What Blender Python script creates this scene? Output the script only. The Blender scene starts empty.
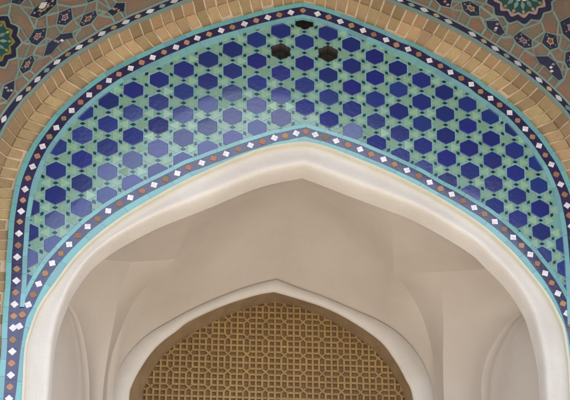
import bpy, bmesh, math, random
from mathutils import Vector, Matrix
from mathutils.geometry import tessellate_polygon
random.seed(7)
R = math.radians
scn = bpy.context.scene
col = scn.collection

# ------------------------------------------------------------------ camera
F = 1700.0                                   # focal length in photo pixels
EL, AZ = R(30.78), R(4.0)
CAM = Vector((-4.25, -51.46, -37.67)) * 0.15
FW = Vector((math.sin(AZ) * math.cos(EL), math.cos(AZ) * math.cos(EL), math.sin(EL)))
RT = Vector((math.cos(AZ), -math.sin(AZ), 0))
UP = RT.cross(FW)
GROUND = CAM.z - 1.6

def ray(px, py):
    return FW + RT * ((px - 285) / F) - UP * ((py - 200) / F)

def at(px, py, y):
    """photo pixel -> point on the vertical plane at depth y"""
    d = ray(px, py)
    return CAM + d * ((y - CAM.y) / d.y)

cd = bpy.data.cameras.new('camera')
cam = bpy.data.objects.new('camera', cd)
col.objects.link(cam)
cd.sensor_width = 36
cd.lens = 36 * F / 570
cd.clip_start = 0.05
cd.clip_end = 3000
cam.matrix_world = Matrix((
    (RT.x, UP.x, -FW.x, CAM.x), (RT.y, UP.y, -FW.y, CAM.y),
    (RT.z, UP.z, -FW.z, CAM.z), (0, 0, 0, 1)))
scn.camera = cam

# ------------------------------------------------------------------ helpers
def parse(s):
    return [tuple(float(t) for t in p.split(',')) for p in s.split()]

def smooth(pts, step=2.0):
    """Catmull-Rom through points of any dimension, resampled about every step units (photo px)"""
    out = []
    n = len(pts)
    for i in range(n - 1):
        p0, p1, p2, p3 = pts[max(i - 1, 0)], pts[i], pts[i + 1], pts[min(i + 2, n - 1)]
        m = max(1, int(math.hypot(p2[0] - p1[0], p2[1] - p1[1]) / step))
        for k in range(m):
            t = k / m
            out.append(tuple(0.5 * ((2 * b) + (c - a) * t + (2 * a - 5 * b + 4 * c - d) * t * t
                                    + (3 * b - a - 3 * c + d) * t ** 3)
                             for a, b, c, d in zip(p0, p1, p2, p3)))
    out.append(tuple(pts[-1]))
    return out

def corner(left, right, step=2.0):
    """two curves meeting in a pointed apex (last of left = first of right)"""
    return smooth(left, step) + smooth(right, step)[1:]

def resample(pts, n):
    L = [0]
    for a, b in zip(pts, pts[1:]):
        L.append(L[-1] + math.dist(a, b))
    out, j = [], 0
    for i in range(n):
        s = L[-1] * i / (n - 1)
        while j < len(L) - 2 and L[j + 1] < s:
            j += 1
        t = 0 if L[j + 1] == L[j] else (s - L[j]) / (L[j + 1] - L[j])
        out.append(tuple(a + (b - a) * t for a, b in zip(pts[j], pts[j + 1])))
    return out

class MB:
    def __init__(self):
        self.v, self.f, self.m = [], [], []
    def face(self, pts, mat=0):
        i = len(self.v)
        self.v += [tuple(p) for p in pts]
        self.f.append(tuple(range(i, i + len(pts))))
        self.m.append(mat)
    def grid(self, rows, mat=0):
        i = len(self.v)
        n = len(rows[0])
        for r in rows:
            self.v += [tuple(p) for p in r]
        for a in range(len(rows) - 1):
            for b in range(n - 1):
                self.f.append((i + a * n + b, i + a * n + b + 1, i + (a + 1) * n + b + 1, i + (a + 1) * n + b))
                self.m.append(mat)
    def prism(self, pts, push, mat=0, bevel=0.0):
        """front polygon pts, walls pushed back by the vector push; bevel shrinks the front face"""
        i = len(self.v)
        n = len(pts)
        c = sum((Vector(p) for p in pts), Vector()) / n
        push = Vector(push)
        if bevel:
            rad = sum((Vector(p) - c).length for p in pts) / n
            s = 1 - bevel / rad
            lift = push.normalized() * bevel * 0.45
            self.v += [tuple(c + (Vector(p) - c) * s) for p in pts]
            self.v += [tuple(Vector(p) + lift) for p in pts]
            self.v += [tuple(Vector(p) + push) for p in pts]
            rings = 3
        else:
            self.v += [tuple(p) for p in pts]
            self.v += [tuple(Vector(p) + push) for p in pts]
            rings = 2
        self.f.append(tuple(range(i, i + n)))
        self.m.append(mat)
        for r in range(rings - 1):
            for k in range(n):
                a, b = i + r * n + k, i + r * n + (k + 1) % n
                self.f.append((a, a + n, b + n, b))
                self.m.append(mat)
    def box(self, lo, hi, mat=0):
        (x0, y0, z0), (x1, y1, z1) = lo, hi
        i = len(self.v)
        self.v += [(x, y, z) for x in (x0, x1) for y in (y0, y1) for z in (z0, z1)]
        for q in ((0, 1, 3, 2), (4, 6, 7, 5), (0, 4, 5, 1), (2, 3, 7, 6), (0, 2, 6, 4), (1, 5, 7, 3)):
            self.f.append(tuple(i + k for k in q))
            self.m.append(mat)
    def poly(self, loops, mat=0):
        """flat polygon with holes, triangulated"""
        tri = tessellate_polygon([[Vector(p) for p in l] for l in loops])
        i = len(self.v)
        for l in loops:
            self.v += [tuple(p) for p in l]
        for t in tri:
            self.f.append(tuple(i + k for k in t))
            self.m.append(mat)
    def build(self, name, mats, parent=None, shade=False, face=None):
        me = bpy.data.meshes.new(name)
        me.from_pydata(self.v, [], self.f)
        for m in (mats if isinstance(mats, (list, tuple)) else [mats]):
            me.materials.append(m)
        me.polygons.foreach_set('material_index', self.m)
        if face is not None:                 # turn every face towards a direction
            bm_flip = [p.index for p in me.polygons if p.normal.dot(Vector(face)) < 0]
            for k in bm_flip:
                me.polygons[k].flip()
        if shade:
            me.polygons.foreach_set('use_smooth', [True] * len(me.polygons))
        me.update()
        o = bpy.data.objects.new(name, me)
        col.objects.link(o)
        if parent is not None:
            o.parent = parent
            o.matrix_parent_inverse = parent.matrix_world.inverted()
        return o

def thing(name, loc, label, cat, group=None):
    o = bpy.data.objects.new(name, None)
    o.empty_display_size = 0.2
    o.matrix_world = Matrix.Translation(loc)
    col.objects.link(o)
    o['label'] = label
    o['category'] = cat
    o['kind'] = 'thing'
    if group:
        o['group'] = group
    return o

def ribbon(mb, pts, a, b, yf, yb, mat=0, cut=0.0):
    """raised strip along a curve (points x,z in the wall) between side offsets a and b, front at depth yf"""
    n = len(pts)
    rows = []
    tans = []
    for i in range(n):
        p = pts[i]
        q0, q1 = pts[max(i - 1, 0)], pts[min(i + 1, n - 1)]
        if 0 < i < n - 1:
            d0 = (Vector(p) - Vector(q0)).normalized()
            d1 = (Vector(q1) - Vector(p)).normalized()
            t = (d0 + d1).normalized()
            k = 1 / max(0.6, t.dot(d1))
        else:
            t = (Vector(q1) - Vector(q0)).normalized()
            k = 1
        nrm = Vector((-t.y, t.x))            # left of travel
        pa = Vector(p) + nrm * a * k
        pb = Vector(p) + nrm * b * k
        rows.append([pa, pb])
        tans.append((Vector(q1) - Vector(q0)).normalized())
    for c in range(1, n - 1):                # at a pointed corner pull crossed offsets back to the mitre
        d0 = (Vector(pts[c]) - Vector(pts[c - 1])).normalized()
        d1 = (Vector(pts[c + 1]) - Vector(pts[c])).normalized()
        if d0.dot(d1) < math.cos(R(12)):
            for side in (0, 1):
                C_ = rows[c][side].copy()
                for i in range(max(0, c - 25), min(n, c + 26)):
                    dd = (rows[i][side] - C_).dot(d0 if i < c else d1)
                    if (i < c and dd > 0) or (i > c and dd < 0):
                        rows[i][side] = C_
    if not cut:
        mb.grid([[(pa.x, yb, pa.y), (pa.x, yf, pa.y), (pb.x, yf, pb.y), (pb.x, yb, pb.y)] for pa, pb in rows], mat)
        return
    # pieces of hand cut tile with hairline joints, each a shade and a fraction of a millimetre different
    start, acc = 0, 0.0
    want = cut * random.uniform(.7, 1.3)
    for i in range(1, n):
        acc += (rows[i][0] - rows[i - 1][0]).length
        if acc >= want or i == n - 1:
            piece = [[q_.copy() for q_ in r] for r in rows[start:i + 1]]
            for side in (0, 1):
                d = piece[-2][side] - piece[-1][side]
                if d.length > 0.002:
                    piece[-1][side] = piece[-1][side] + d.normalized() * 0.0009
            dy = random.uniform(-0.0004, 0.0004)
            mb.grid([[(pa.x, yb, pa.y), (pa.x, yf + dy, pa.y), (pb.x, yf + dy, pb.y), (pb.x, yb, pb.y)] for pa, pb in piece], mat)
            start, acc = i, 0.0
            want = cut * random.uniform(.7, 1.3)

def xz(pts, y):
    return [(lambda w: (w.x, w.z))(at(p[0], p[1], y)) for p in pts]

# ------------------------------------------------------------------ materials
def new_mat(name):
    m = bpy.data.materials.new(name)
    m.use_nodes = True
    nt = m.node_tree
    bs = nt.nodes['Principled BSDF']
    return m, nt, bs

def node(nt, typ, **kw):
    n = nt.nodes.new(typ)
    for k, v in kw.items():
        setattr(n, k, v)
    return n

def surface(name, base, rough=0.6, var=0.15, hue=0.02, noise_scale=8.0, noise_amt=0.25, bump=0.1, bump_scale=60.0,
            second=None, second_amt=0.3, ior=1.5, coat=0.0, island=True, spots=0.0):
    m, nt, bs = new_mat(name)
    L = nt.links.new
    geo = node(nt, 'ShaderNodeNewGeometry')
    tc = node(nt, 'ShaderNodeTexCoord')
    n1 = node(nt, 'ShaderNodeTexNoise')
    n1.inputs['Scale'].default_value = noise_scale
    n1.inputs['Detail'].default_value = 6
    n1.inputs['Roughness'].default_value = 0.6
    L(tc.outputs['Object'], n1.inputs['Vector'])
    mix = node(nt, 'ShaderNodeMix', data_type='RGBA')
    mix.inputs['A'].default_value = (*base, 1)
    sec = second or tuple(c * 0.6 for c in base)
    mix.inputs['B'].default_value = (*sec, 1)
    rmp = node(nt, 'ShaderNodeMapRange')
    rmp.inputs['From Min'].default_value = 0.35
    rmp.inputs['From Max'].default_value = 0.72
    rmp.inputs['To Max'].default_value = second_amt
    L(n1.outputs['Fac'], rmp.inputs['Value'])
    L(rmp.outputs['Result'], mix.inputs['Factor'])
    hsv = node(nt, 'ShaderNodeHueSaturation')
    L(mix.outputs['Result'], hsv.inputs['Color'])
    if island:
        mv = node(nt, 'ShaderNodeMapRange')
        mv.inputs['To Min'].default_value = 1 - var
        mv.inputs['To Max'].default_value = 1 + var
        L(geo.outputs['Random Per Island'], mv.inputs['Value'])
        L(mv.outputs['Result'], hsv.inputs['Value'])
        wn = node(nt, 'ShaderNodeTexWhiteNoise', noise_dimensions='1D')
        L(geo.outputs['Random Per Island'], wn.inputs['W'])
        mh = node(nt, 'ShaderNodeMapRange')
        mh.inputs['To Min'].default_value = 0.5 - hue
        mh.inputs['To Max'].default_value = 0.5 + hue
        L(wn.outputs['Value'], mh.inputs['Value'])
        L(mh.outputs['Result'], hsv.inputs['Hue'])
    last = hsv.outputs['Color']
    if spots:
        n3 = node(nt, 'ShaderNodeTexNoise')
        n3.inputs['Scale'].default_value = 140
        n3.inputs['Detail'].default_value = 3
        L(tc.outputs['Object'], n3.inputs['Vector'])
        r3 = node(nt, 'ShaderNodeMapRange')
        r3.inputs['From Min'].default_value = 0.58
        r3.inputs['From Max'].default_value = 0.7
        r3.inputs['To Max'].default_value = spots
        L(n3.outputs['Fac'], r3.inputs['Value'])
        mx = node(nt, 'ShaderNodeMix', data_type='RGBA')
        L(r3.outputs['Result'], mx.inputs['Factor'])
        L(last, mx.inputs['A'])
        mx.inputs['B'].default_value = (*[c * 0.35 for c in base], 1)
        last = mx.outputs['Result']
    L(last, bs.inputs['Base Color'])
    bs.inputs['Roughness'].default_value = rough
    bs.inputs['IOR'].default_value = ior
    if coat:
        bs.inputs['Coat Weight'].default_value = coat
        bs.inputs['Coat Roughness'].default_value = 0.06
        bs.inputs['Coat IOR'].default_value = 1.7
    if bump:
        n2 = node(nt, 'ShaderNodeTexNoise')
        n2.inputs['Scale'].default_value = bump_scale
        n2.inputs['Detail'].default_value = 5
        L(tc.outputs['Object'], n2.inputs['Vector'])
        bp = node(nt, 'ShaderNodeBump')
        bp.inputs['Strength'].default_value = bump
        bp.inputs['Distance'].default_value = 0.01
        L(n2.outputs['Fac'], bp.inputs['Height'])
        L(bp.outputs['Normal'], bs.inputs['Normal'])
    return m

GL = dict(rough=0.2, ior=1.7, coat=0.55, bump=0.07, bump_scale=45)
M = {}
M['cobalt'] = surface('cobalt_glaze', (0.006, 0.021, 0.175), var=0.2, hue=0.008, second=(0.014, 0.022, 0.12), second_amt=0.9, noise_scale=26, spots=0.3, **GL)
M['turq'] = surface('turquoise_glaze', (0.13, 0.37, 0.40), var=0.12, second=(0.17, 0.37, 0.35), second_amt=0.6, noise_scale=20, spots=0.25, **GL)
M['field'] = surface('sea_green_glaze', (0.13, 0.335, 0.34), var=0.1, second=(0.20, 0.34, 0.27), second_amt=0.8, noise_scale=45, spots=0.4, **GL)
M['rim'] = surface('pale_turquoise_glaze', (0.22, 0.40, 0.39), var=0.2, second=(0.26, 0.40, 0.33), second_amt=0.6, noise_scale=30, spots=0.35, **GL)
M['lime'] = surface('yellow_green_glaze', (0.235, 0.36, 0.235), var=0.18, hue=0.03, second=(0.20, 0.36, 0.31), second_amt=0.7, noise_scale=25, spots=0.3, **GL)
M['black'] = surface('black_green_glaze', (0.006, 0.026, 0.028), var=0.4, **GL)
M['navy'] = surface('navy_glaze', (0.022, 0.018, 0.075), var=0.2, second=(0.03, 0.02, 0.05), noise_scale=25, **GL)
M['sky'] = surface('light_blue_glaze', (0.16, 0.37, 0.42), var=0.12, second=(0.18, 0.38, 0.37), second_amt=0.6, noise_scale=20, spots=0.25, **GL)
M['white'] = surface('white_glaze', (0.72, 0.71, 0.76), var=0.12, **GL)
M['terra'] = surface('terracotta_piece', (0.34, 0.185, 0.10), rough=0.5, var=0.3, hue=0.02, bump=0.15)
M['cream'] = surface('cream_bead', (0.60, 0.585, 0.47), rough=0.7, island=False)
BR = dict(rough=0.85, bump=0.5, bump_scale=70, ior=1.45)
M['brick'] = surface('buff_brick', (0.335, 0.235, 0.12), var=0.22, hue=0.01, second=(0.28, 0.195, 0.10), second_amt=0.7, noise_scale=18, spots=0.45, **BR)
M['brick_shaded'] = surface('shaded_buff_brick', (0.28, 0.19, 0.10), var=0.22, hue=0.01, second=(0.24, 0.16, 0.085), second_amt=0.7, noise_scale=18, spots=0.45, **BR)  # buff brick darkened for the shade on the downward-facing course
M['mortar'] = surface('lime_mortar', (0.53, 0.43, 0.305), rough=0.9, island=False, bump=0.4, second_amt=0.5)
M['wallbrick'] = surface('mosaic_brick_ground', (0.20, 0.14, 0.088), rough=0.7, var=0.3, hue=0.02, second=(0.18, 0.145, 0.10), second_amt=0.9, noise_scale=16, spots=0.5, bump=0.35)
M['brickpiece'] = surface('mosaic_terracotta_piece', (0.30, 0.165, 0.105), rough=0.6, var=0.3, hue=0.03, second=(0.24, 0.18, 0.10), second_amt=0.8, noise_scale=25, spots=0.5, bump=0.3)
GM = dict(rough=0.3, ior=1.5, coat=0.3, bump=0.12, bump_scale=60)
M['gline'] = surface('grey_turquoise_strip', (0.175, 0.265, 0.245), var=0.2, second=(0.21, 0.235, 0.19), second_amt=0.7, noise_scale=30, spots=0.4, **GM)
M['gnavy'] = surface('dark_navy_mosaic', (0.018, 0.018, 0.05), var=0.4, second=(0.03, 0.035, 0.05), second_amt=0.8, noise_scale=40, **GM)
M['gpink'] = surface('dusty_pink_mosaic', (0.30, 0.20, 0.20), var=0.3, hue=0.03, noise_scale=40, **GM)
M['gwhite'] = surface('chalk_white_mosaic', (0.55, 0.53, 0.55), var=0.2, **GM)
M['gtan'] = surface('tan_mosaic', (0.36, 0.26, 0.15), var=0.3, hue=0.02, noise_scale=40, **GM)
M['gyellow'] = surface('olive_yellow_mosaic', (0.28, 0.28, 0.08), var=0.3, hue=0.03, noise_scale=40, **GM)
M['ggreen'] = surface('deep_green_mosaic', (0.03, 0.12, 0.09), var=0.35, hue=0.04, noise_scale=40, **GM)
M['gred'] = surface('brick_red_mosaic', (0.33, 0.07, 0.04), var=0.2, **GM)
PL = dict(island=False, rough=0.92, ior=1.3, bump=0.25, noise_scale=2.2)
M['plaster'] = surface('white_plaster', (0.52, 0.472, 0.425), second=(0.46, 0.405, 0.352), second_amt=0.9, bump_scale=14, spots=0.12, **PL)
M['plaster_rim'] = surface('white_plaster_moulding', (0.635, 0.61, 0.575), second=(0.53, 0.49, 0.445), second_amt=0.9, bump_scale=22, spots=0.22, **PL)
M['wood'] = surface('brown_wood', (0.28, 0.195, 0.11), rough=0.6, island=False, noise_scale=12, bump=0.2, second_amt=0.7)
M['lattice'] = surface('honey_wood', (0.32, 0.21, 0.075), rough=0.6, var=0.13, hue=0.01, noise_scale=5, second=(0.25, 0.15, 0.06), second_amt=0.8, bump=0.15)
M['dark'] = surface('dim_interior_brown', (0.21, 0.115, 0.045), rough=0.7, island=False, noise_scale=5, bump=0.1)  # brown of the dim interior behind the screen
M['hole'] = surface('dark_hole_clay', (0.05, 0.045, 0.04), rough=0.9, island=False)  # dark of the open sockets put into the colour
M['ground'] = surface('pale_stone_paving', (0.47, 0.42, 0.355), rough=0.85, island=False, noise_scale=0.6, bump=0.2, bump_scale=6)
M['hood'] = surface('shaded_brickwork', (0.10, 0.08, 0.065), rough=0.9, island=False, noise_scale=2.5, bump=0.3, bump_scale=12)  # kept dark so the unseen vault reflects dark in the glaze

def patchwork(m, cols, scale):
    nt = m.node_tree
    bs = nt.nodes['Principled BSDF']
    src = bs.inputs['Base Color'].links[0].from_socket
    tc = node(nt, 'ShaderNodeTexCoord')
    vo = node(nt, 'ShaderNodeTexVoronoi')
    vo.inputs['Scale'].default_value = scale
    nt.links.new(tc.outputs['Object'], vo.inputs['Vector'])
    sp = node(nt, 'ShaderNodeSeparateColor')
    nt.links.new(vo.outputs['Color'], sp.inputs['Color'])
    cr = node(nt, 'ShaderNodeValToRGB')
    cr.color_ramp.interpolation = 'CONSTANT'
    while len(cr.color_ramp.elements) < len(cols):
        cr.color_ramp.elements.new(0.5)
    for i, c in enumerate(cols):
        cr.color_ramp.elements[i].position = i / len(cols)
        cr.color_ramp.elements[i].color = (*c, 1)
    nt.links.new(sp.outputs['Red'], cr.inputs['Fac'])
    mx = node(nt, 'ShaderNodeMix', data_type='RGBA')
    mx.inputs['Factor'].default_value = 0.6
    nt.links.new(src, mx.inputs['A'])
    nt.links.new(cr.outputs['Color'], mx.inputs['B'])
    nt.links.new(mx.outputs['Result'], bs.inputs['Base Color'])
patchwork(M['wallbrick'], [(0.19, 0.125, 0.08), (0.165, 0.14, 0.09), (0.24, 0.11, 0.068), (0.155, 0.12, 0.088), (0.21, 0.15, 0.09), (0.18, 0.105, 0.07)], 15)

# ------------------------------------------------------------------ traced curves (photo px)
# outer border band of the tile panel: centre line through its diamonds
OL = parse('-2,560 4,470 9.4,399 11,376 12.7,350.5 13.4,328 14.8,305 16,292.6 16.7,281.6 17.5,258 18.4,246.5 20,223.5 21.4,213 23.2,202 25.3,191 28.2,180 '
           '32.8,168.4 37.5,157.9 42.8,148.2 49.5,138.6 56.5,129.5 63.9,120.2 71.8,112.3 80.7,104 89.3,96.7 99.3,89 109,82.3 '
           '119,76 130.7,70 141.7,64.3 152.7,59.3 164,54 176,49 186.7,44.3 197.3,40 209,36 221,32.3 232.3,29 244.3,25.7 256,22.3 '
           '267.7,19.3 279,16.7 290.7,14.3 302.7,12.3')
OR_ = parse('302.7,12.3 317.3,15.7 328.3,19 340,23.3 351,27.3 362.7,32.3 373.3,36.3 385.7,41.7 396,46.7 407.7,51 418.3,56 429,62.3 440,67.7 '
            '450,74 460.7,80 470.7,86 480,93.3 490,100 499,106.7 509,114.4 517,122.2 524.7,130.7 531.8,138.6 538.4,147.4 544.6,156.8 '
            '550.7,166.1 555.6,176.1 560,186.1 563.9,196.3 566.5,207.2 568.6,217.2 570.6,228 573,250 574.6,272 575.6,295 577,330 580,400 584,480 589,560')
# inner border band
IL = parse('9.6,400 11.3,388 13.2,370 15.2,352 17.2,340 19.4,328 22.5,316.5 28.4,306.1 33.3,296.1 38.9,285.3 45.3,274.7 52.3,264.6 60.9,254.9 69.3,245.8 78.3,237 87.7,228 97.7,220.3 108.3,212.3 '
           '119.3,205.3 130.3,199 142.3,192.3 154,186.3 165.7,180.7 177.3,174.7 188.3,169 201.7,164.3 213.3,159.7 226,155.3 238.3,150.7 '
           '250.3,146.7 262.3,143 274.3,139.3 285,137.3 296,134.7 305.7,133')
IR = parse('305.7,133 315,136 325,138.7 336,142.3 347.7,146.3 359.7,150.7 371,155.7 383.3,160.7 394.3,165.7 406.7,171.7 418.3,177.3 429.3,183.7 '
           '440.3,190 451.3,195.7 462.7,202.3 473.7,209 484,215.3 494.3,223 503.7,230.7 512.7,238.7 521,246.8 529.8,255.8 536.9,264.9 '
           '544.6,274.6 551.2,284.2 557.4,294.7 562.5,304.9 566.5,314.9 570,326 572.8,338 575,352 577,368')
# plaster arch: bead line and inner lip
GLc = parse('14,560 19,480 23.7,400 26.3,351 31.6,330 40,308 58,282 73.7,261 91,243.5 110,228 131,213.5 153.3,200.5 171,190.5 191.7,180 210,171.5 236.7,159.9 263.3,150.5 290,145.5 305,144.2')
GRc = parse('305,144.2 318,146.8 336.7,153 356.7,161 381,171 413.3,186.3 446.7,204.7 480,226.5 506.8,249.5 517.4,260.5 529.6,274.6 542,290.4 550.7,303.5 557,316.5 562.7,330 567.7,363 570,398 575,480 580,560')
PLc = parse('40,560 45,480 50.2,400 53.6,354 58.5,327 65,308 73,290 89.5,267 110,249.8 133.3,235.8 160,222.3 190,210.5 216.7,199.8 243.3,188.5 270,179.5 303,173')
PRc = parse('303,173 323.3,180.5 350,191 380,202 413.3,215 446.7,233 473.4,250 487.4,263.5 501.6,277.3 513.9,292.5 524,309 530.8,326.3 539.2,363 541.9,400 547,480 552,560')
# back lunette: outer groove, inner edge of the plaster frame, edge of the screen
B1L = parse('105,560 109,470 112,399 114,382.6 118,369 126.4,354.8 138.5,341.6 151.2,331.4 170,320.5 190,309.8 216.8,297.8 243.6,287.6 263.7,281.8 277,278.8')
B1R = parse('277,278.8 297.2,287 324,296.4 350.9,307.9 380,320.5 400.1,333.5 416.9,351.5 428.6,373.2 435.3,399.7 439,470 443,560')
B2L = parse('122,560 126,470 129,400 132,384.4 141,366.8 153.2,349.5 165.4,338.2 176,330.5 190,320 223.5,304.7 257,294 274.3,291')
B2R = parse('274.3,291 290.5,295.5 324,306.4 350.9,319.8 379,339 393.4,356.5 405,376.6 413.5,399.7 418,470 422,560')
B3L = parse('135,560 139,470 142.6,400 145.5,384.4 155,366 169,349.5 190,334 223.5,316.5 257,304.7 274,301')
B3R = parse('274,301 293.9,304.7 324,316.5 357.6,336.6 380,355.5 395,376.6 405,400 409,470 413,560')
# strip of dark mosaic round the brick arch
ML = parse('-50,560 -46,470 -44,400 -42,330 -38,260 -30,210 -20,172 -8,143 3.8,119.8 19.3,98.6 28,89.8 36,81.4 44.7,72.6 54.4,64.4 65,56.8 75.4,49.8 87.4,42.8 97.9,36.5 '
           '108.4,30.2 121,25 132.3,18.9 143.3,14.5 166.7,4.5 200,-8.5 240,-22 280,-33 302,-38')
MR = parse('302,-38 325,-31 365,-15.5 401.7,1.2 426.7,11.3 451.2,23.3 472.2,34.5 495,48.8 516.5,62.8 537.8,79.4 556,95.8 572,114 587,139 600,170 610,210 617,260 621,330 623,400 626,470 630,560')

YM = -0.15                                   # face of the mosaic wall
outer_xz = xz(OL + OR_[1:], 0)
def drop(pts, z=GROUND):
    """extend both ends of a wall curve straight down to the ground"""
    return [(pts[0][0], z)] + pts + [(pts[-1][0], z)]

outer_px = corner(OL, OR_)
inner_px = corner(IL, IR)
outer_w = drop(xz(outer_px, 0))
inner_w = xz(inner_px, 0)

# ------------------------------------------------------------------ tile panel
panel = thing('tile_panel', (0, 0, -1), 'arched panel of cobalt blue hexagon tiles on sea green ground between two diamond borders', 'tile panel')

CU = [304.412, 1.394, 1.648, 236.105, 8.929, -8.419]
CV = [42.119, 210.109, 20.568, 12.039, -7.485, 2.57]
def lat(X, Y):
    """tile lattice (columns sqrt(3)/2 apart) -> photo px -> wall"""
    x, y = X / 0.8660254 / 10, Y / 10
    b = (1, y, y * y, x, x * y, x * x)
    return sum(c * k for c, k in zip(CU, b)), sum(c * k for c, k in zip(CV, b))

def inside(p, poly):
    x, y = p
    r = False
    for (x0, y0), (x1, y1) in zip(poly, poly[1:] + poly[:1]):
        if (y0 > y) != (y1 > y) and x < (x1 - x0) * (y - y0) / (y1 - y0) + x0:
            r = not r
    return r

def near(p, line):
    best = 1e9
    for (x0, y0), (x1, y1) in zip(line, line[1:]):
        dx, dy = x1 - x0, y1 - y0
        t = max(0, min(1, ((p[0] - x0) * dx + (p[1] - y0) * dy) / (dx * dx + dy * dy + 1e-9)))
        best = min(best, math.hypot(p[0] - x0 - t * dx, p[1] - y0 - t * dy))
    return best

# region between the two border centre lines
i0 = min(range(len(outer_px)), key=lambda i: math.dist(outer_px[i], inner_px[0]))
i1 = min(range(len(outer_px)), key=lambda i: math.dist(outer_px[i], inner_px[-1]))
region = outer_px[i0:i1 + 1] + inner_px[::-1]
holes = [(0, -1.0), (-1, 0.5), (1, 0.5)]
A3 = math.sqrt(3) / 2
def hexpts(X, Y, rad, y, tilt=(0, 0), turn=0.0):
    c = at(*lat(X, Y), y)
    out = []
    for k in range(6):
        a = R(90 + 60 * k) + turn
        w = at(*lat(X + rad * math.cos(a), Y - rad * math.sin(a)), y)
        w.y += (w.x - c.x) * tilt[0] + (w.z - c.z) * tilt[1]
        out.append(w)
    return out

def brokenpts(c, v, rad):
    """chipped outline of an empty socket"""
    rj = random.Random(int(c * 10 + v * 4 + 50))
    out = []
    for k in range(6):
        p0, p1 = R(90 + 60 * k), R(150 + 60 * k)
        for m in range(5):
            t = m / 5
            x = math.cos(p0) * (1 - t) + math.cos(p1) * t
            y = math.sin(p0) * (1 - t) + math.sin(p1) * t
            j = rad * rj.uniform(0.90, 1.03)
            out.append(at(*lat(c * A3 + x * j, v - y * j), 0.0))
    return out
base = MB()
hole_loops = [[tuple(p) for p in brokenpts(c, v, 0.41)] for c, v in holes]
GOLD = corner(GLc, GRc)
base.poly([[tuple(at(x, y, 0.0)) for x, y in outer_px[2:-2]] + [tuple(at(x, y, 0.0)) for x, y in GOLD[2:-2][::-1]]] + hole_loops)

tiles = rims = tris = dots = base
for c in range(-13, 14):
    for k in range(-6, 26):
        v = k + (0.5 if c % 2 else 0.0)
        X, Y = c * A3, v
        p = lat(X, Y)
        ins = inside(p, region)
        dO, dI = near(p, outer_px), near(p, inner_px)
        hole = (c, v) in holes
        if ins and not hole:
            if dO > 6.5 and dI > 6.0:
                tl = (random.gauss(0, 0.014), random.gauss(0, 0.014))
                rims.face(hexpts(X, Y, 0.43, -0.0015), 1)
                rr = 0.396 * random.uniform(0.96, 1.02)
                tiles.prism(hexpts(X + random.gauss(0, .007), Y + random.gauss(0, .007), rr, -0.0055, tl, random.gauss(0, .022)), (0, 0.005, 0), 2, 0.0018)
        # dark lozenges half way to three neighbours
        for ang in (90, 30, -30):
            a = R(ang)
            mx, my = X + 0.5 * math.cos(a), Y - 0.5 * math.sin(a)
            q = lat(mx, my)
            if inside(q, region):
                ta, na = (-math.sin(a), -math.cos(a)), (math.cos(a), -math.sin(a))
                s = random.uniform(0.9, 1.1)
                L1, W1 = 0.098 * s, 0.050 * s
                dots.prism([at(*lat(mx + ta[0] * l + na[0] * w, my + ta[1] * l + na[1] * w), -0.0035)
                            for l, w in ((L1, 0), (L1 * .12, W1 * 1.1), (-L1 * .12, W1 * 1.1), (-L1, 0), (-L1 * .12, -W1 * 1.1), (L1 * .12, -W1 * 1.1))], (0, 0.0035, 0), 4)
        # yellow-green triangles between three hexagons
        for sgn in (1, -1):
            cx, cy = X + sgn / math.sqrt(3), Y
            q = lat(cx, cy)
            if inside(q, region):
                tl = (random.gauss(0, 0.014), random.gauss(0, 0.014))
                pts = []
                for kk in range(3):
                    a = R(60 + 120 * kk + (0 if sgn > 0 else 60)) + R(0)
                    pts.append((cx + 0.235 * math.cos(a), cy - 0.235 * math.sin(a)))
                pp = [at(*lat(*t), -0.003) for t in pts]
                cc = sum(pp, Vector()) / 3
                for w in pp:
                    w.y += (w.x - cc.x) * tl[0] + (w.z - cc.z) * tl[1]
                tris.prism(pp, (0, 0.003, 0), 3)
base.build('tile_field', [M['field'], M['rim'], M['cobalt'], M['lime'], M['black']], panel)

for c, v in holes:                           # three empty sockets
    cup = MB()
    rows = []
    for rad, y in ((0.425, -0.002), (0.405, -0.003), (0.405, 0.0), (0.385, 0.02), (0.37, 0.07), (0.2, 0.10), (0.02, 0.105)):
        pts = []
        c3 = at(*lat(c * A3, v), 0)
        for w in brokenpts(c, v, rad):
            pts.append((w.x, y, w.z))
        rows.append(pts + [pts[0]])
    cup.grid(rows)
    h = cup.build('vent_socket', M['hole'], panel)
    h['label'] = 'dark empty hexagonal socket without its tile'

# border bands
NAVY, TQ = 0.0275, 0.055
def diamonds(mb, pts_w, y, kind0, skip_end=0, sz=0.0215, size2=0.0175, whites=2, terras=3):
    n = len(pts_w)
    for i, p in enumerate(pts_w):
        a, b = pts_w[max(i - 1, 0)], pts_w[min(i + 1, n - 1)]
        t = (Vector(b) - Vector(a)).normalized()
        nn = Vector((-t.y, t.x))
        P = Vector(p)
        def pt(s, u):
            q = P + t * s + nn * u
            return (q.x, y, q.y)
        if (i + kind0) % 2 == 0:
            g = sz * 0.5
            for (du, dv) in ((1, 0), (-1, 0), (0, 1), (0, -1)):
                c0, c1 = du * g * 0.97, dv * g * 0.97
                r = g * random.uniform(0.95, 1.03)
                mb.prism([pt(c0 + r, c1), pt(c0, c1 + r), pt(c0 - r, c1), pt(c0, c1 - r)], (0, 0.009, 0), whites)
        else:
            r = size2 * random.uniform(0.92, 1.06)
            k = 0.62
            mb.prism([pt(r * 1.08, 0), pt(r * k, r * k), pt(0, r * 1.08), pt(-r * k, r * k), pt(-r * 1.08, 0), pt(-r * k, -r * k), pt(0, -r * 1.08), pt(r * k, -r * k)],
                     (0, 0.009, 0), terras)

def sub(pxs, cond):
    return [p for p in pxs if cond(p)]

mats_band = [M['navy'], M['turq'], M['white'], M['terra'], M['sky']]
ob = MB()
yO = -0.017
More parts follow.
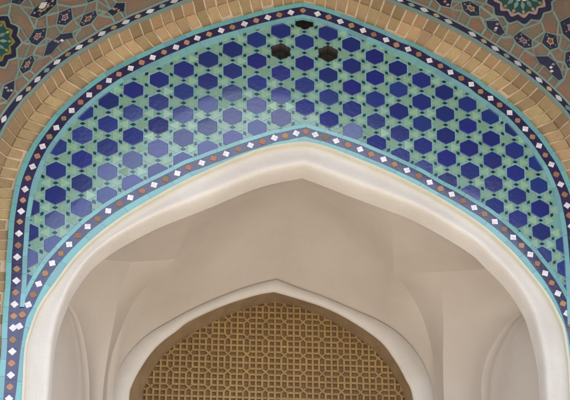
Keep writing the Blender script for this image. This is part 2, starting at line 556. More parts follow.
# travel is left foot -> apex -> right foot, so the left of travel is the outer side
ribbon(ob, outer_w, NAVY, TQ, yO - 0.002, 0.02, 1, 0.11)
ribbon(ob, outer_w, -NAVY, NAVY, yO, 0.02, 0, 0.07)
keep = [p for p in outer_px if p[1] < 309 or (p[0] > 300 and p[1] < 328)]
ribbon(ob, xz(keep, 0), -TQ + 0.004, -NAVY, yO - 0.002, 0.002, 4, 0.11)
dpts = [p for p in OL + OR_[1:] if p[1] < 560]
# even spacing below the traced diamonds
low_l = [(9.4 - 0.06 * (12 * k), 399 + 11.8 * k) for k in range(13, 0, -1)]
low_r = [(577 + 0.045 * 11.6 * k, 330 + 11.6 * k) for k in range(0, 19)]
mid = [p for p in OL if p[1] < 399.5] + [p for p in OR_[1:] if p[1] < 229]
mid_fix = []
for p in mid:
    mid_fix.append(p)
apex_i = mid.index((302.7, 12.3))
lefts, rights = mid[:apex_i], mid[apex_i:]
# left legs: re-space diamonds of the straight part evenly between 20,223.5 and 9.4,399
straight = resample([p for p in outer_px if p[0] < 100 and 223 <= p[1] <= 401][::1], 16)
lefts = low_l + straight[:-1] + [p for p in OL if p[1] <= 223.6 and p[0] < 302]
right_st = resample([p for p in outer_px if p[0] > 500 and 228 <= p[1] <= 331], 10)
seq = lefts + rights[:-1] + right_st + low_r[1:]
ai = seq.index((302.7, 12.3))
diamonds(ob, xz(seq, 0), yO - 0.0025, (ai + 1) % 2)
ob_o = ob.build('outer_border', mats_band, panel)

ib = MB()
yI = -0.013
ik = [p for p in inner_px if not (p[0] < 60 and p[1] > 306) and not (p[0] > 560 and p[1] > 325)]
ribbon(ib, inner_w, -NAVY * .96, NAVY * .96, yI, 0.02, 0, 0.07)
ribbon(ib, xz(ik, 0), NAVY * .96, TQ - 0.006, yI - 0.002, 0.002, 1, 0.11)
seqi = IL[5:] + IR[1:-3]
_par = (seqi.index((305.7, 133)) + 1) % 2
diamonds(ib, xz(seqi[:2], 0), yO - 0.003, _par)
diamonds(ib, xz(seqi[2:], 0), yI - 0.0025, _par)
ib.build('inner_border', mats_band, panel)
# turquoise strip next to the plaster
gold_px = corner(GLc, GRc)
gold_w = drop(xz(gold_px, 0))
rows = []
n = 260
strip = MB()
gl = resample(gold_w, 400)
ribbon(strip, gl, 0.008, 0.052, yI + 0.002, 0.02, 0, 0.12)
ribbon(strip, gl, 0.008, 0.088, -0.0045, 0.01, 0)
strip.build('inner_edge_strip', M['turq'], panel)

# ------------------------------------------------------------------ plaster arch moulding
parch = thing('plaster_arch', (0, 0, -2), 'white plaster arch with a rounded roll moulding framing the vaulted recess below the blue tiles', 'arch')
bead = MB()
ribbon(bead, gl, -0.003, 0.009, -0.016, 0.03, 0)
b = bead.build('edge_bead', M['cream'], parch)
b['label'] = 'thin cream bead along the outer edge of the plaster arch'

lip_px = corner(PLc, PRc)
N = 300
def halves(px, y, n):
    """split a pointed curve at its top and resample each half, so lofts keep the point"""
    k = min(range(len(px)), key=lambda i: px[i][1])
    a, b2 = resample(px[:k + 1], n), resample(px[k:], n)
    return a + b2[1:]
G = [at(p[0], p[1], 0.0) for p in halves(gold_px, 0, N)]
P_ = [at(p[0], p[1], 0.095) for p in halves(lip_px, 0, N)]
G = [Vector((G[0].x, 0, GROUND))] + G + [Vector((G[-1].x, 0, GROUND))]
P_ = [Vector((P_[0].x, 0.095, GROUND))] + P_ + [Vector((P_[-1].x, 0.095, GROUND))]
# section: flat sloping face, then a roll that turns into the recess
sec = [(0, .012), (.06, .014), (.2, .0145), (.35, .013), (.5, .010), (.62, .007), (.72, .005), (.79, .005), (.85, .007), (.9, .012), (.94, .019), (.97, .038), (.99, .062), (1.0, .112)]
mould = MB()
for (s, y) in [None] and []:
    pass
rows = []
for s, y in sec:
    rows.append([Vector((g.x + (p.x - g.x) * s, y, g.z + (p.z - g.z) * s)) for g, p in zip(G, P_)])
# the lip's underside going back into the recess, then stepping outwards behind it
cx = 0.5 * (P_[N // 2].x + P_[3 * N // 2].x)
def outset(p, d, y):
    """move away from the arch opening"""
    k = p.z - P_[N].z
    return Vector((p.x, y, p.z))
rows.append([Vector((p.x, 0.15, p.z)) for p in rows[-1]])
last = rows[-1]
mould.grid(rows)
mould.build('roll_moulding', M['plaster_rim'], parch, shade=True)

# ------------------------------------------------------------------ vaulted recess
YB = 1.2
vault = thing('plaster_vault', (0, 0.7, -2), 'cream plaster vaulted recess with kite shaped squinches in its two rear corners', 'vault')
def P3(s):
    return [tuple(float(t) for t in p.split(',')) for p in s.split()]
def W(c, step=3):
    """curve with px,py,depth -> world points"""
    return [at(p[0], p[1], p[2]) for p in smooth(c, step)]
def rs(c, n):
    return [Vector(p) for p in resample([tuple(w) for w in c], n)]

C1R = W(P3('440,520,1.17 438,450,1.16 435.5,400,1.15 432.5,356,1.11 424.5,323,1.04 411,295,0.92 394,273.5,0.76'))
C3R = W(P3('449,520,1.02 447,450,1.01 444,400,1.0 443,361,0.97 443.5,323,0.88 442,295,0.76 439,272,0.64'))
C2R = W(P3('490,520,0.80 486,450,0.80 481.5,400,0.80 482.6,372.5,0.77 490,350.5,0.70 507,324,0.58 527,305,0.46 519,287,0.38 507,268,0.30'))
C1L = W(P3('104,520,1.17 105,450,1.16 106.5,400,1.15 109.5,367,1.11 118,337,1.04 138,296,0.90 175.5,259,0.74'))
C3L = W(P3('99,520,1.02 100.5,450,1.01 102.5,400,1.0 106,367,0.97 113.5,325,0.88 121,290,0.76 131,262,0.64'))
C2L = W(P3('89,520,0.80 89.5,450,0.80 89.5,400,0.80 88.5,372,0.77 85,345,0.70 78,318,0.58 67,298,0.46 75,278,0.38 86,258,0.30'))
RISE = 0.10
_top = (at(303, 173, 0.15) + at(277, 279.4, YB + 0.03)) / 2 + Vector((0, 0, RISE))
_kl, _kr = at(175.5, 259, 0.74), at(394, 273.5, 0.76)
ARC = []
for _k in range(61):
    _t = _k / 60
    _p = _kl.lerp(_kr, _t)
    _m = _top - (_kl + _kr) / 2
    _s = math.sin(math.pi * _t)
    ARC.append(_p + Vector((_m.x * _s, _m.y * _s, _m.z * (1 - abs(2 * _t - 1) ** 2.2))))

def loft(name, c0, c1, n, k, bulge=(0, 0, 0), mat='plaster', face=None):
    a, b2 = rs(c0, n), rs(c1, n)
    mb = MB()
    rows = []
    for j in range(k + 1):
        t = j / k
        e = 4 * t * (1 - t)
        rows.append([a[i].lerp(b2[i], t) + Vector(bulge) * e * (1 - (i / (n - 1)) ** 3) for i in range(n)])
    mb.grid(rows)
    return mb.build(name, M[mat], vault, shade=True)

# web above the rear arch: from the lunette edge up to the squinches and the dome's edge
b1_px = corner(B1L, B1R)
B1W = [at(275 + (p[0] - 275) * .984, 400 + (p[1] - 400) * .99 + 0.3, YB + 0.0) for p in halves(b1_px, 0, 140)]
upper = rs(C1L, 90) + rs(ARC, 100)[1:-1] + rs(list(reversed(C1R)), 90)
nB = len(B1W)
# pair by cumulative share: squinch edges against the flanks, arc against the head
kL, kR = 97, nB - 97
bw = rs(B1W[:kL], 90) + rs(B1W[kL - 1:kR + 1], 100)[1:-1] + rs(B1W[kR:], 90)
rows = []
for j in range(17):
    t = j / 16
    e = 4 * t * (1 - t)
    rows.append([])
    for i, (p, q) in enumerate(zip(bw, upper)):
        h = max(0.0, math.sin(math.pi * i / (len(bw) - 1))) ** 2
        rows[-1].append(p.lerp(q, t) + Vector((0, 0, RISE / 4)) * e * h)
web_rows = rows

# dome between the front lip and the squinch tops
lipw = [Vector((p.x, 0.15, p.z)) for p in P_[1:-1]]
def lip_at(px, py):
    return min(range(len(lipw)), key=lambda i: (lipw[i] - at(px, py, 0.15)).length)
iL, iR = lip_at(86, 271), lip_at(500, 276)
edge = [at(60, 288, 0.38), at(131, 262, 0.62), at(175.5, 259, 0.74)]
low = rs([at(86, 258, .30), at(131, 262, .64)], 40) + rs([at(131, 262, .64), at(175.5, 259, .74)], 20)[1:] + \
      rs(ARC, 100)[1:-1] + rs([at(394, 273.5, .76), at(439, 272, .64)], 20) + rs([at(439, 272, .64), at(507, 268, .30)], 40)[1:]
front = rs(lipw[iL:iR + 1], len(low))
rows = []
for j in range(21):
    t = j / 20
    e = 4 * t * (1 - t)
    rows.append([])
    for i, (p, q) in enumerate(zip(front, low)):
        h = max(0.0, math.sin(math.pi * i / (len(low) - 1))) ** 1.3
        rows[-1].append(p.lerp(q, t) + Vector((0, 0, 0.015 + (RISE / 4 - 0.015) * h)) * e)
# the middle of the dome runs on smoothly into the web; only the flanks keep a crease
dome_rows = rows
d0, d1 = 58, 58 + 99                          # columns of the shared arc in the dome's rows
w0, w1 = 89, 89 + 99
mid_rows = [r[d0:d1 + 1] for r in dome_rows] + [r[w0:w1 + 1] for r in reversed(web_rows[:-1])]
nr, ncol = len(mid_rows), d1 - d0 + 1
for _ in range(60):
    new = [list(r) for r in mid_rows]
    for i in range(1, nr - 1):
        for c in range(1, ncol - 1):
            k = math.sin(math.pi * c / (ncol - 1)) ** 0.8 * min(1.0, (nr - 1 - i) / 4, i / 4)
            if abs(i - 20) > 15:
                continue
            avg = (mid_rows[i - 1][c] + mid_rows[i + 1][c]) / 2
            new[i][c] = mid_rows[i][c].lerp(avg, 0.5 * k)
    mid_rows = new
mb = MB()
mb.grid(mid_rows)
for part_rows, sl in ((dome_rows, slice(0, d0 + 1)), (dome_rows, slice(d1, None)), (web_rows, slice(0, w0 + 1)), (web_rows, slice(w1, None))):
    mb.grid([r[sl] for r in part_rows])
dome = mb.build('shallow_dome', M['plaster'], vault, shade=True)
bmw = bmesh.new()
bmw.from_mesh(dome.data)
bmesh.ops.remove_doubles(bmw, verts=bmw.verts, dist=0.0015)
bmesh.ops.recalc_face_normals(bmw, faces=bmw.faces)
bmw.to_mesh(dome.data)
bmw.free()

loft('squinch_facet', C1R, C3R, 60, 8, (0.0, 0.015, 0.01))
loft('squinch_facet', C3R, C2R, 60, 12, (0.02, 0.05, 0.03))
loft('squinch_facet', C1L, C3L, 60, 8, (0.0, 0.015, 0.01))
loft('squinch_facet', C3L, C2L, 60, 12, (-0.02, 0.05, 0.03))

# side lunettes: a rib along the side arch, then the recessed wall running forward to the lip
for sgn, C2, idx in ((1, C2R, range(iR, len(lipw))), (-1, C2L, range(iL, -1, -1))):
    top = list(reversed(rs(C2, 70)))
    fr = rs([lipw[i] for i in idx], 70)
    mb = MB()
    rows = []
    for s, d in ((0, 0), (0.02, 0.010), (0.06, 0.014), (0.10, 0.014), (0.13, 0.010), (0.16, 0.016), (0.22, 0.02), (0.5, 0.03), (1.0, 0.04)):
        rows.append([a.lerp(f, s) + Vector((sgn * d, 0, 0)) for a, f in zip(top, fr)])
    mb.grid(rows)
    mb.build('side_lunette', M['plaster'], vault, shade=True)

# unseen wall mass added to keep sky light out of the recess
core = MB()
zt = at(300, -60, 0.3).z
xl, xr = at(-150, 300, 0.3).x, at(720, 300, 0.3).x
core.box((xl, 1.62, GROUND), (xr, 2.2, zt + 1.5))
core.box((xl, 0.10, 0.55), (xr, 1.62, zt + 1.5))
core.box((xl, 0.16, GROUND), (at(14, 400, 0.3).x, 1.62, 0.55))
core.box((at(596, 400, 0.3).x, 0.16, GROUND), (xr, 1.62, 0.55))
core.build('blocking_mass', M['hood'], vault)
# lower rear wall, jambs below the squinches down to the floor
for c0, c1 in ((C1L, B1W[:2]), ):
    pass
def skirt(name, pts):
    mb = MB()
    mb.grid([[Vector(p) for p in pts], [Vector((p[0], p[1], GROUND)) for p in pts]])
    mb.build(name, M['plaster'], vault)
skirt('lower_wall', [lipw[0], C2L[0], C3L[0], C1L[0], B1W[0]])
skirt('lower_wall', [B1W[-1], C1R[0], C3R[0], C2R[0], lipw[-1]])

# ------------------------------------------------------------------ rear lunette window
win = thing('lattice_window', at(275, 400, YB), 'pointed honey brown wooden lattice window in a cream frame behind the vault', 'window')
K = 90
b1 = [at(p[0], p[1], YB - 0.02) for p in halves(b1_px, 0, K)]
b1b = [Vector((p.x, YB + 0.06, p.z)) for p in b1]
b2_px, b3_px = corner(B2L, B2R), corner(B3L, B3R)
b2 = [at(p[0], p[1], YB - 0.02) for p in halves(b2_px, 0, K)]
b3 = [at(p[0], p[1], YB + 0.10) for p in halves(b3_px, 0, K)]
fr = MB()
def mixr(a, b, s, y):
    return [Vector((p.x + (q.x - p.x) * s, y, p.z + (q.z - p.z) * s)) for p, q in zip(a, b)]
fr.grid([b1b, mixr(b1, b2, 0.0, YB - 0.005), mixr(b1, b2, 0.07, YB - 0.02), mixr(b1, b2, 0.9, YB - 0.022), mixr(b1, b2, 0.97, YB - 0.017), mixr(b1, b2, 1.0, YB - 0.004)])
fr.build('plaster_frame', M['plaster_rim'], win, shade=True)
rv = MB()
rv.grid([mixr(b2, b3, 0.0, YB - 0.004), mixr(b2, b3, 0.25, YB + 0.03), mixr(b2, b3, 0.95, YB + 0.09), b3, mixr(b2, b3, 1.0, YB + 0.125)])
rv.build('timber_reveal', M['wood'], win, shade=True)
# screen
poly3 = [(p.x, p.z) for p in b3]
big = [(p.x + (p.x - b3[K].x) * 0.08, p.z + 0.04) for p in b3]
pitch = (at(293.4, 350, YB + .12).x - at(274.6, 350, YB + .12).x)
_n = at(265.4, 355.4, YB + .12)
x0, z0 = _n.x, _n.z
scr = MB()
def bar(xa, za, xb, zb, w, y0, dy):
    mx, mz = (xa + xb) / 2, (za + zb) / 2
    if not inside((mx, mz), big):
        return
    d = Vector((xb - xa, zb - za)).normalized()
    nn = Vector((-d.y, d.x)) * w / 2
    e = d * w * 0.3
    q = [(xa - e.x - nn.x, za - e.y - nn.y), (xb + e.x - nn.x, zb + e.y - nn.y), (xb + e.x + nn.x, zb + e.y + nn.y), (xa - e.x + nn.x, za - e.y + nn.y)]
    scr.prism([(x, y0, z) for x, z in q], (0, dy, 0), 0, 0.0012)
p = pitch
w = 0.0118
yS = YB + 0.108
for i in range(-13, 14):
    for j in range(-10, 12):
        nx, nz = x0 + i * p, z0 + j * p       # a crossing of the pattern
        t3 = p / 3
        for k in range(3):
            for m in range(3):
                ax, az = nx + (k - .5) * t3, nz + (m - .5) * t3
                jit = random.uniform(-.0006, .0006)
                if not (k in (0, 1) and m == 0):
                    bar(ax, az, ax, az + t3, w, yS + jit, 0.012)
                if not (m in (0, 1) and k == 0):
                    bar(ax, az, ax + t3, az, w, yS + 0.003 + jit, 0.009)
        g2 = t3 * 0.56
        for sx in (-1, 1):
            bar(nx - g2, nz - sx * g2, nx + g2, nz + sx * g2, w * .9, yS + 0.0055 + 0.0012 * sx, 0.008)
scr.build('lattice_screen', M['lattice'], win)
bk = MB()
bk.box((b3[0].x - .3, YB + 0.126, b3[0].z - 1.0), (b3[-1].x + .3, YB + 0.25, b3[K].z + .25))
bk.build('dark_backing', M['dark'], win)  # backing sheet coloured to stand in for the dark interior
sl = MB()
sl.box((b3[0].x - .12, YB - 0.01, GROUND), (b3[-1].x + .12, YB + 0.16, b3[0].z))
sl.build('wall_below', M['plaster'], win)

# ------------------------------------------------------------------ brick arch
arch = thing('brick_arch', (0, -0.1, -2), 'buff brick arch of two radiating courses with pale mortar joints around the tile panel', 'arch')
m_px = corner(ML, MR)
mos_w = drop(xz(m_px, YM))
def offset_px(px, d):
    out = []
    for i in range(len(px)):
        a, b2 = px[max(i - 1, 0)], px[min(i + 1, len(px) - 1)]
        t = Vector((b2[0] - a[0], b2[1] - a[1])).normalized()
        out.append((px[i][0] + t.y * d * 1.0, px[i][1] - t.x * d * 0.9))
    return out
Bi = offset_px(outer_px, 9.3)                # outwards (up) from the border
Bo = offset_px(m_px, -5.0)
def hit(o, d, line):
    best = None
    for (xa, ya), (xb, yb) in zip(line, line[1:]):
        ex, ey = xb - xa, yb - ya
        det = d[0] * (-ey) + ex * d[1]
        if abs(det) < 1e-9:
            continue
        rx, ry = xa - o[0], ya - o[1]
        t = (rx * (-ey) + ex * ry) / det
        s = (d[0] * ry - d[1] * rx) / det
        if -0.001 <= s <= 1.001 and t > 0.5 and (best is None or t < best):
            best = t
    return None if best is None else (o[0] + d[0] * best, o[1] + d[1] * best)
joints = []
wBi = [tuple(at(p[0], p[1], 0)) for p in Bi]
nj = int(sum(math.dist(a, b2) for a, b2 in zip(wBi, wBi[1:])) / 0.0605)
Ls = [0]
for a, b2 in zip(wBi, wBi[1:]):
    Ls.append(Ls[-1] + math.dist(a, b2))
j = 0
for i in range(nj + 1):
    s = Ls[-1] * i / nj
    while j < len(Ls) - 2 and Ls[j + 1] < s:
        j += 1
    t = (s - Ls[j]) / max(1e-9, Ls[j + 1] - Ls[j])
    q = (Bi[j][0] + (Bi[j + 1][0] - Bi[j][0]) * t, Bi[j][1] + (Bi[j + 1][1] - Bi[j][1]) * t)
    ty = max(235, q[1] + (0.02 * abs(q[0] - 300)))
    d = Vector((q[0] - 300, q[1] - ty)).normalized()
    if d.length == 0:
        d = Vector((0, -1))
    e = hit(q, d, Bo)
    if e is None:
        continue
    # share of the ring taken by the set-back inner course
    m_ = (q[0] + (e[0] - q[0]) * 0.58, q[1] + (e[1] - q[1]) * 0.58)
    up = max(0.0, min(1.0, (215 - m_[1]) / 95))
    d2 = Vector((max(-1.0, min(1.0, (m_[0] - 300) / 274 * ((0.62 if m_[0] < 300 else 1.25) * up + 1 - up))), -up))
    if d2.length < 0.05:
        d2 = d
    o_ = hit(m_, d2.normalized(), Bo) or e
    joints.append((q, m_, o_))
YI_, YMm, YO_ = 0.004, -0.055, YM + 0.004
bi = [at(q[0], q[1], YI_) for q, m_, o_ in joints]
bm_ = [at(m_[0], m_[1], YMm) for q, m_, o_ in joints]
bo = [at(o_[0], o_[1], YO_) for q, m_, o_ in joints]
mo = MB()
back = Vector((0, 0.012, 0.0))
mo.grid([[p for p in bi], [p + back for p in bm_], [p + back for p in bo]])
# legs of the ring down to the ground
for k in (0, -1):
    mo.grid([[bi[k], bm_[k], bo[k]], [Vector((p.x, p.y, GROUND)) for p in (bi[k], bm_[k], bo[k])]])
mo.build('mortar_bed', M['mortar'], arch)
course_in, course_out = MB(), MB()
for k in range(len(joints) - 1):
    for mbx, A, B in ((course_in, bi, bm_), (course_out, bm_, bo)):
        g = random.uniform(0.06, 0.10)
        g2 = random.uniform(0.06, 0.10)
        sh = random.uniform(-0.004, 0.004)
        e0, e1 = random.uniform(0.0, 0.02), random.uniform(0.955, 0.985)
        def q(kk, s, other, gg):
            a = A[k].lerp(A[k + 1], gg)
            b2 = B[k].lerp(B[k + 1], gg)
            return a.lerp(b2, s) + Vector((0, sh, 0))
        # slightly wavy arrises
        pts = [q(k, e0, 0, g), q(k, 0.5, 0, g + random.uniform(-.02, .02)), q(k, e1, 0, g2), q(k, e1, 0, 1 - g), q(k, 0.5, 0, 1 - g + random.uniform(-.02, .02)), q(k, e0, 0, 1 - g2)]
        mbx.prism(pts, (0, 0.02, 0), 0, 0.003)
course_in.build('inner_course', M['brick'], arch)
course_out.build('outer_course', M['brick_shaded'], arch)

# ------------------------------------------------------------------ mosaic wall
wall = thing('mosaic_wall', (0, YM, -2), 'terracotta brick spandrel wall with navy flower tiles and scalloped medallions above the brick arch', 'wall')
XW = 2.6
ZT = 3.6
opening = [(at(p[0], p[1], YM).x, at(p[0], p[1], YM).z) for p in Bo]
opening = drop(opening)
body = MB()
outl = [(opening[0][0], YM, GROUND), (-XW, YM, GROUND), (-XW, YM, ZT), (XW, YM, ZT), (XW, YM, GROUND), (opening[-1][0], YM, GROUND)]
body.poly([outl + [(x, YM, z) for x, z in reversed(opening[1:-1])]])

st = MB()
ribbon(st, mos_w, 0.017, 0.030, YM - 0.006, YM + 0.01, 1)
ribbon(st, mos_w, -0.033, -0.017, YM - 0.006, YM + 0.012, 1)
ribbon(st, mos_w, -0.017, 0.017, YM - 0.004, YM + 0.01, 0)
def strip_diamonds(mb, pts, y):
    n = len(pts)
    ai_ = min(range(n), key=lambda i: -pts[i][1])
    for i, p in enumerate(pts):
        a, b2 = pts[max(i - 1, 0)], pts[min(i + 1, n - 1)]
        t = (Vector(b2) - Vector(a)).normalized()
        nn = Vector((-t.y, t.x))
        big_ = (i - 0) % 2 == 0
        l, h = (0.027, 0.0125) if big_ else (0.021, 0.0115)
        P0 = Vector(p)
        q = [P0 + t * l, P0 + t * l * .3 + nn * h, P0 - t * l * .3 + nn * h, P0 - t * l, P0 - t * l * .3 - nn * h, P0 + t * l * .3 - nn * h]
        mb.prism([(v.x, y, v.y) for v in q], (0, 0.004, 0), 2 if big_ else random.choice((3, 3, 3, 1)))
lw = sum(math.dist(a, b2) for a, b2 in zip(mos_w, mos_w[1:]))
# keep the photographed rhythm: white at 19.3,98.6 on the left and 451.2,23.3 on the right
MLd = [p for p in ML if -40 < p[0] < 150]
MRd = [p for p in MR if 400 < p[0] < 600]
seqL = resample([p for p in m_px if 19.2 <= p[0] <= 302 and p[1] < 98.7], 29)
w_left = [at(p[0], p[1], YM) for p in m_px]
def by_arc(start, direction, count, pitch_):
    """positions every pitch_ metres along the strip from a starting pixel"""
    k = min(range(len(m_px)), key=lambda i: math.dist(m_px[i], start))
    out = []
    pos = k
    acc = 0.0
    pw = [(w.x, w.z) for w in w_left]
    cur = pw[k]
    out.append(cur)
    i = k
    need = pitch_
    while len(out) < count and 0 <= i + direction < len(pw):
        a, b2 = cur, pw[i + direction]
        dl = math.dist(a, b2)
        if dl >= need:
            tt = need / dl
            cur = (a[0] + (b2[0] - a[0]) * tt, a[1] + (b2[1] - a[1]) * tt)
            out.append(cur)
            need = pitch_
        else:
            need -= dl
            cur = b2
            i += direction
    return out
la = by_arc((19.3, 98.6), 1, 23, 0.0765)
lb = by_arc((19.3, 98.6), -1, 28, 0.0765)
ra = by_arc((472.2, 34.5), 1, 32, 0.0765)
rb = by_arc((472.2, 34.5), -1, 15, 0.0765)
strip_diamonds(st, la, YM - 0.0055)
strip_diamonds(st, lb[2:], YM - 0.0055)
strip_diamonds(st, ra, YM - 0.0055)
strip_diamonds(st, rb[2:], YM - 0.0055)
st.build('border_strip', [M['gnavy'], M['gline'], M['gwhite'], M['gtan'], M['gred']], wall)

mats_m = [M['gnavy'], M['gline'], M['gpink'], M['gwhite'], M['gtan'], M['gyellow'], M['ggreen'], M['gred'], M['brickpiece']]
def wp(p, y):
    w_ = at(p[0], p[1], YM)
    return (w_.x, y, w_.z)
def scale_poly(poly, s, c=None):
    c = c or (sum(p[0] for p in poly) / len(poly), sum(p[1] for p in poly) / len(poly))
    return [(c[0] + (p[0] - c[0]) * s, c[1] + (p[1] - c[1]) * s) for p in poly]
def grow(poly, d):
    c = (sum(p[0] for p in poly) / len(poly), sum(p[1] for p in poly) / len(poly))
    out = []
    for p in poly:
        v = Vector((p[0] - c[0], p[1] - c[1]))
        L_ = v.length
        out.append((c[0] + v.x * (L_ + d) / L_, c[1] + v.y * (L_ + d) / L_))
    return out
def flower(poly, core=3, pet=2, star=False, seed=0):
    rnd = random.Random(seed + int(poly[0][0] * 7))
    mb = MB()
    def pr(pl, y, m, th=0.004):
        tri = [wp(p, YM - y) for p in pl]
        if len(pl) > 6 or star:
            mb.poly([tri], m)
        else:
            mb.prism(tri, (0, th, 0), m)
    pr(grow(poly, 1.7), 0.004, 1)
    pr(poly, 0.006, 0)
    c = (sum(p[0] for p in poly) / len(poly), sum(p[1] for p in poly) / len(poly))
    n = len(poly)
    if not star:
        ring = []
        for k in range(2 * n):                # petal ring following the cell's shape
            a = poly[(k // 2) % n]
            b_ = poly[(k // 2 + 1) % n]
            q_ = a if k % 2 == 0 else ((a[0] + b_[0]) / 2, (a[1] + b_[1]) / 2)
            s = 0.50 if k % 2 == 0 else 0.40
            ring.append((c[0] + (q_[0] - c[0]) * s, c[1] + (q_[1] - c[1]) * s))
        mb.poly([[wp(p, YM - 0.008) for p in ring]], pet)
        for k in range(n):                    # small leaves towards the corners
            a = poly[k]
            tip = (c[0] + (a[0] - c[0]) * .78, c[1] + (a[1] - c[1]) * .78)
            bse = (c[0] + (a[0] - c[0]) * .56, c[1] + (a[1] - c[1]) * .56)
            nx, ny = -(tip[1] - bse[1]) * .42, (tip[0] - bse[0]) * .42
            mid_ = ((tip[0] + bse[0]) / 2, (tip[1] + bse[1]) / 2)
            mb.face([wp(q_, YM - 0.0075) for q_ in (bse, (mid_[0] + nx, mid_[1] + ny), tip, (mid_[0] - nx, mid_[1] - ny))], rnd.choice((6, 1, 2)))
        mb.poly([[wp(p, YM - 0.0092) for p in scale_poly(ring, 0.52)]], 0)
        mb.poly([[wp(p, YM - 0.0104) for p in scale_poly(ring, 0.30)]], core)
    return mb, c

def cells(s):
    return [parse(t) for t in s.split('|')]
left_cells = cells('30,16 35,8.5 46,1 57,-2 56,5 46,14 38,18.5|57,24.5 59.5,13.5 71,8.5 72.5,19.5 65.5,25.5|79.5,25 84,15.5 95.5,11 97,16 91,23.5 82,27|'
                   '29,39.5 35,30 46.5,28.5 45,38 37,45.5 31.5,43.5|20,70 24.5,60.5 32.5,56 34.5,61 30,70 23,74|-14,92 -6,84 -1,92 -7,104 -15,102|'
                   '84,-8 88,3 96,0 99,-8|12,3 14,-8 24,-10 27,-3 20,5')
right_cells = cells('461.6,2.8 469.3,1.6 478.6,7 479.2,16.1 470.7,16.3 463.5,10.8|513.5,37.5 520,32.2 531.4,40.4 531.4,47.6 524.4,48.6 516.5,43|'
                    '545.3,33.2 556,36 557.8,47.5 549.8,50.2 541.8,43|560,22.5 572,16 584,20 583,36 571,41 563,34|565.5,53.5 574,50 582,58 579,70 568,68 565,62|'
                    '590,75 600,68 610,76 606,90 594,90|572,-14 584,-18 592,-9 584,0 574,-3')
left_stars = cells('43.8,56.5 48,44 53,40.5 58,37.5 60.5,34.8 72,33.3 73,38 65,40 58,46 51,54.5|107.5,12 112,9.5 116.5,3.5 125,3.5 124,12.5 119,11.5 113,16.5|2,97 4.5,86 14.5,81 14,91 7,101')
right_stars = cells('486,21.5 498,21.5 501.5,28 504.5,33 500,36.3 494,33 487.5,28|434,-1 447,-3 451.5,1 450,8 441,6|535.6,57 548,57 555,62.5 560,70 562.6,79 558.5,81 552,75 545,66.5 539.5,64')
for grp in (left_cells, right_cells):
    for i, pl in enumerate(grp):
        mb, c = flower(pl, core=(7 if i % 3 == 2 else 4), pet=(2 if i % 2 else 4), seed=i)
        if grp is left_cells and i == 0:      # the cell with a white lozenge
            mb.poly([[wp(p, YM - 0.0112) for p in parse('38.5,8.8 41.5,3.8 47.5,3.0 45.5,7.6 42,9.8')]], 3)
        mb.build('flower_tile', mats_m, wall)
for pl in left_stars + right_stars:
    mb, c = flower(pl, star=True)
    rnd = random.Random(int(pl[0][0]))
    for t in (0.25, 0.75):
        k = int(len(pl) * t)
        a = pl[k % len(pl)]
        q = (c[0] + (a[0] - c[0]) * .55, c[1] + (a[1] - c[1]) * .55)
        mb.poly([[wp((q[0] + dx, q[1] + dy), YM - 0.0075) for dx, dy in ((-2.2, 0), (0, -1.5), (2.2, 0), (0, 1.5))]], rnd.choice((2, 3, 4)))
    mb.poly([[wp((c[0] + dx, c[1] + dy), YM - 0.0075) for dx, dy in ((-2, 0.3), (0, -1.6), (2, 0), (0, 1.6))]], rnd.choice((1, 3, 2)))
    mb.build('half_star_tile', mats_m, wall)

def medallion(cx_, cy_, rx, ry, n, inner, phase=0.0):
    mb = MB()
    def ring(r0, amp, k, ph=0.0, m=96, sharp=False):
        out = []
        for i in range(m):
            a = 2 * math.pi * i / m
            u_ = abs(math.sin(k * (a + ph) / 2))
            s = r0 * (1 + amp * (u_ if not sharp else (1 - 2 * abs(((k * (a + ph) / (2 * math.pi)) % 1) - .5))))
            out.append((cx_ + rx * s * math.cos(a), cy_ + ry * s * math.sin(a)))
        return out
    def put(pl, y, m):
        mb.poly([[wp(p, YM - y) for p in pl]], m)
    put(ring(0.90, 0.17, n, phase, sharp=True), 0.004, 1)
    put(ring(0.84, 0.16, n, phase, sharp=True), 0.0055, 0)
    put(ring(0.66, 0.20, n, phase, sharp=True), 0.0065, inner[0])
    put(ring(0.60, 0.14, n, phase, sharp=True), 0.0072, inner[1])
    for k in range(n):                        # leaves
        a = 2 * math.pi * (k + .5) / n - phase
        for r_, l_, w_, m_ in ((0.60, .085, .05, inner[2]), (0.40, .16, .06, inner[3])):
            q = []
            for s, u_ in ((-l_, 0), (0, w_), (l_, 0), (0, -w_)):
                q.append((cx_ + rx * ((r_ + s) * math.cos(a) - u_ * math.sin(a)), cy_ + ry * ((r_ + s) * math.sin(a) + u_ * math.cos(a))))
            mb.poly([[wp(p, YM - 0.0085) for p in q]], m_)
    put(ring(0.22, 0.3, 8, 0), 0.0085, inner[4])
    put(ring(0.12, 0.2, 8, 0), 0.0095, inner[5])
    o = mb.build('medallion', mats_m, wall)
    return o
o = medallion(-9, 41, 31, 30, 12, (5, 6, 5, 1, 4, 7), 0.2)
o['label'] = 'scalloped navy medallion with a yellow green centre'
o = medallion(521, -7, 37, 33, 14, (2, 6, 4, 1, 3, 6), 0.1)
o['label'] = 'scalloped navy medallion with a dark green centre and dusty pink ring'

# net of thin turquoise strips joining the flower tiles
net = body
seg_n = 0
def seg(a, b2, w_=1.5):
    A, B = Vector(a), Vector(b2)
    d = (B - A).normalized()
    nn = Vector((-d.y, d.x)) * w_ / 2
    global seg_n
    seg_n += 1
    net.prism([wp(q_, YM - 0.0026 - 0.000012 * (seg_n % 200)) for q_ in (A - nn, B - nn, B + nn, A + nn)], (0, 0.003, 0), 1)
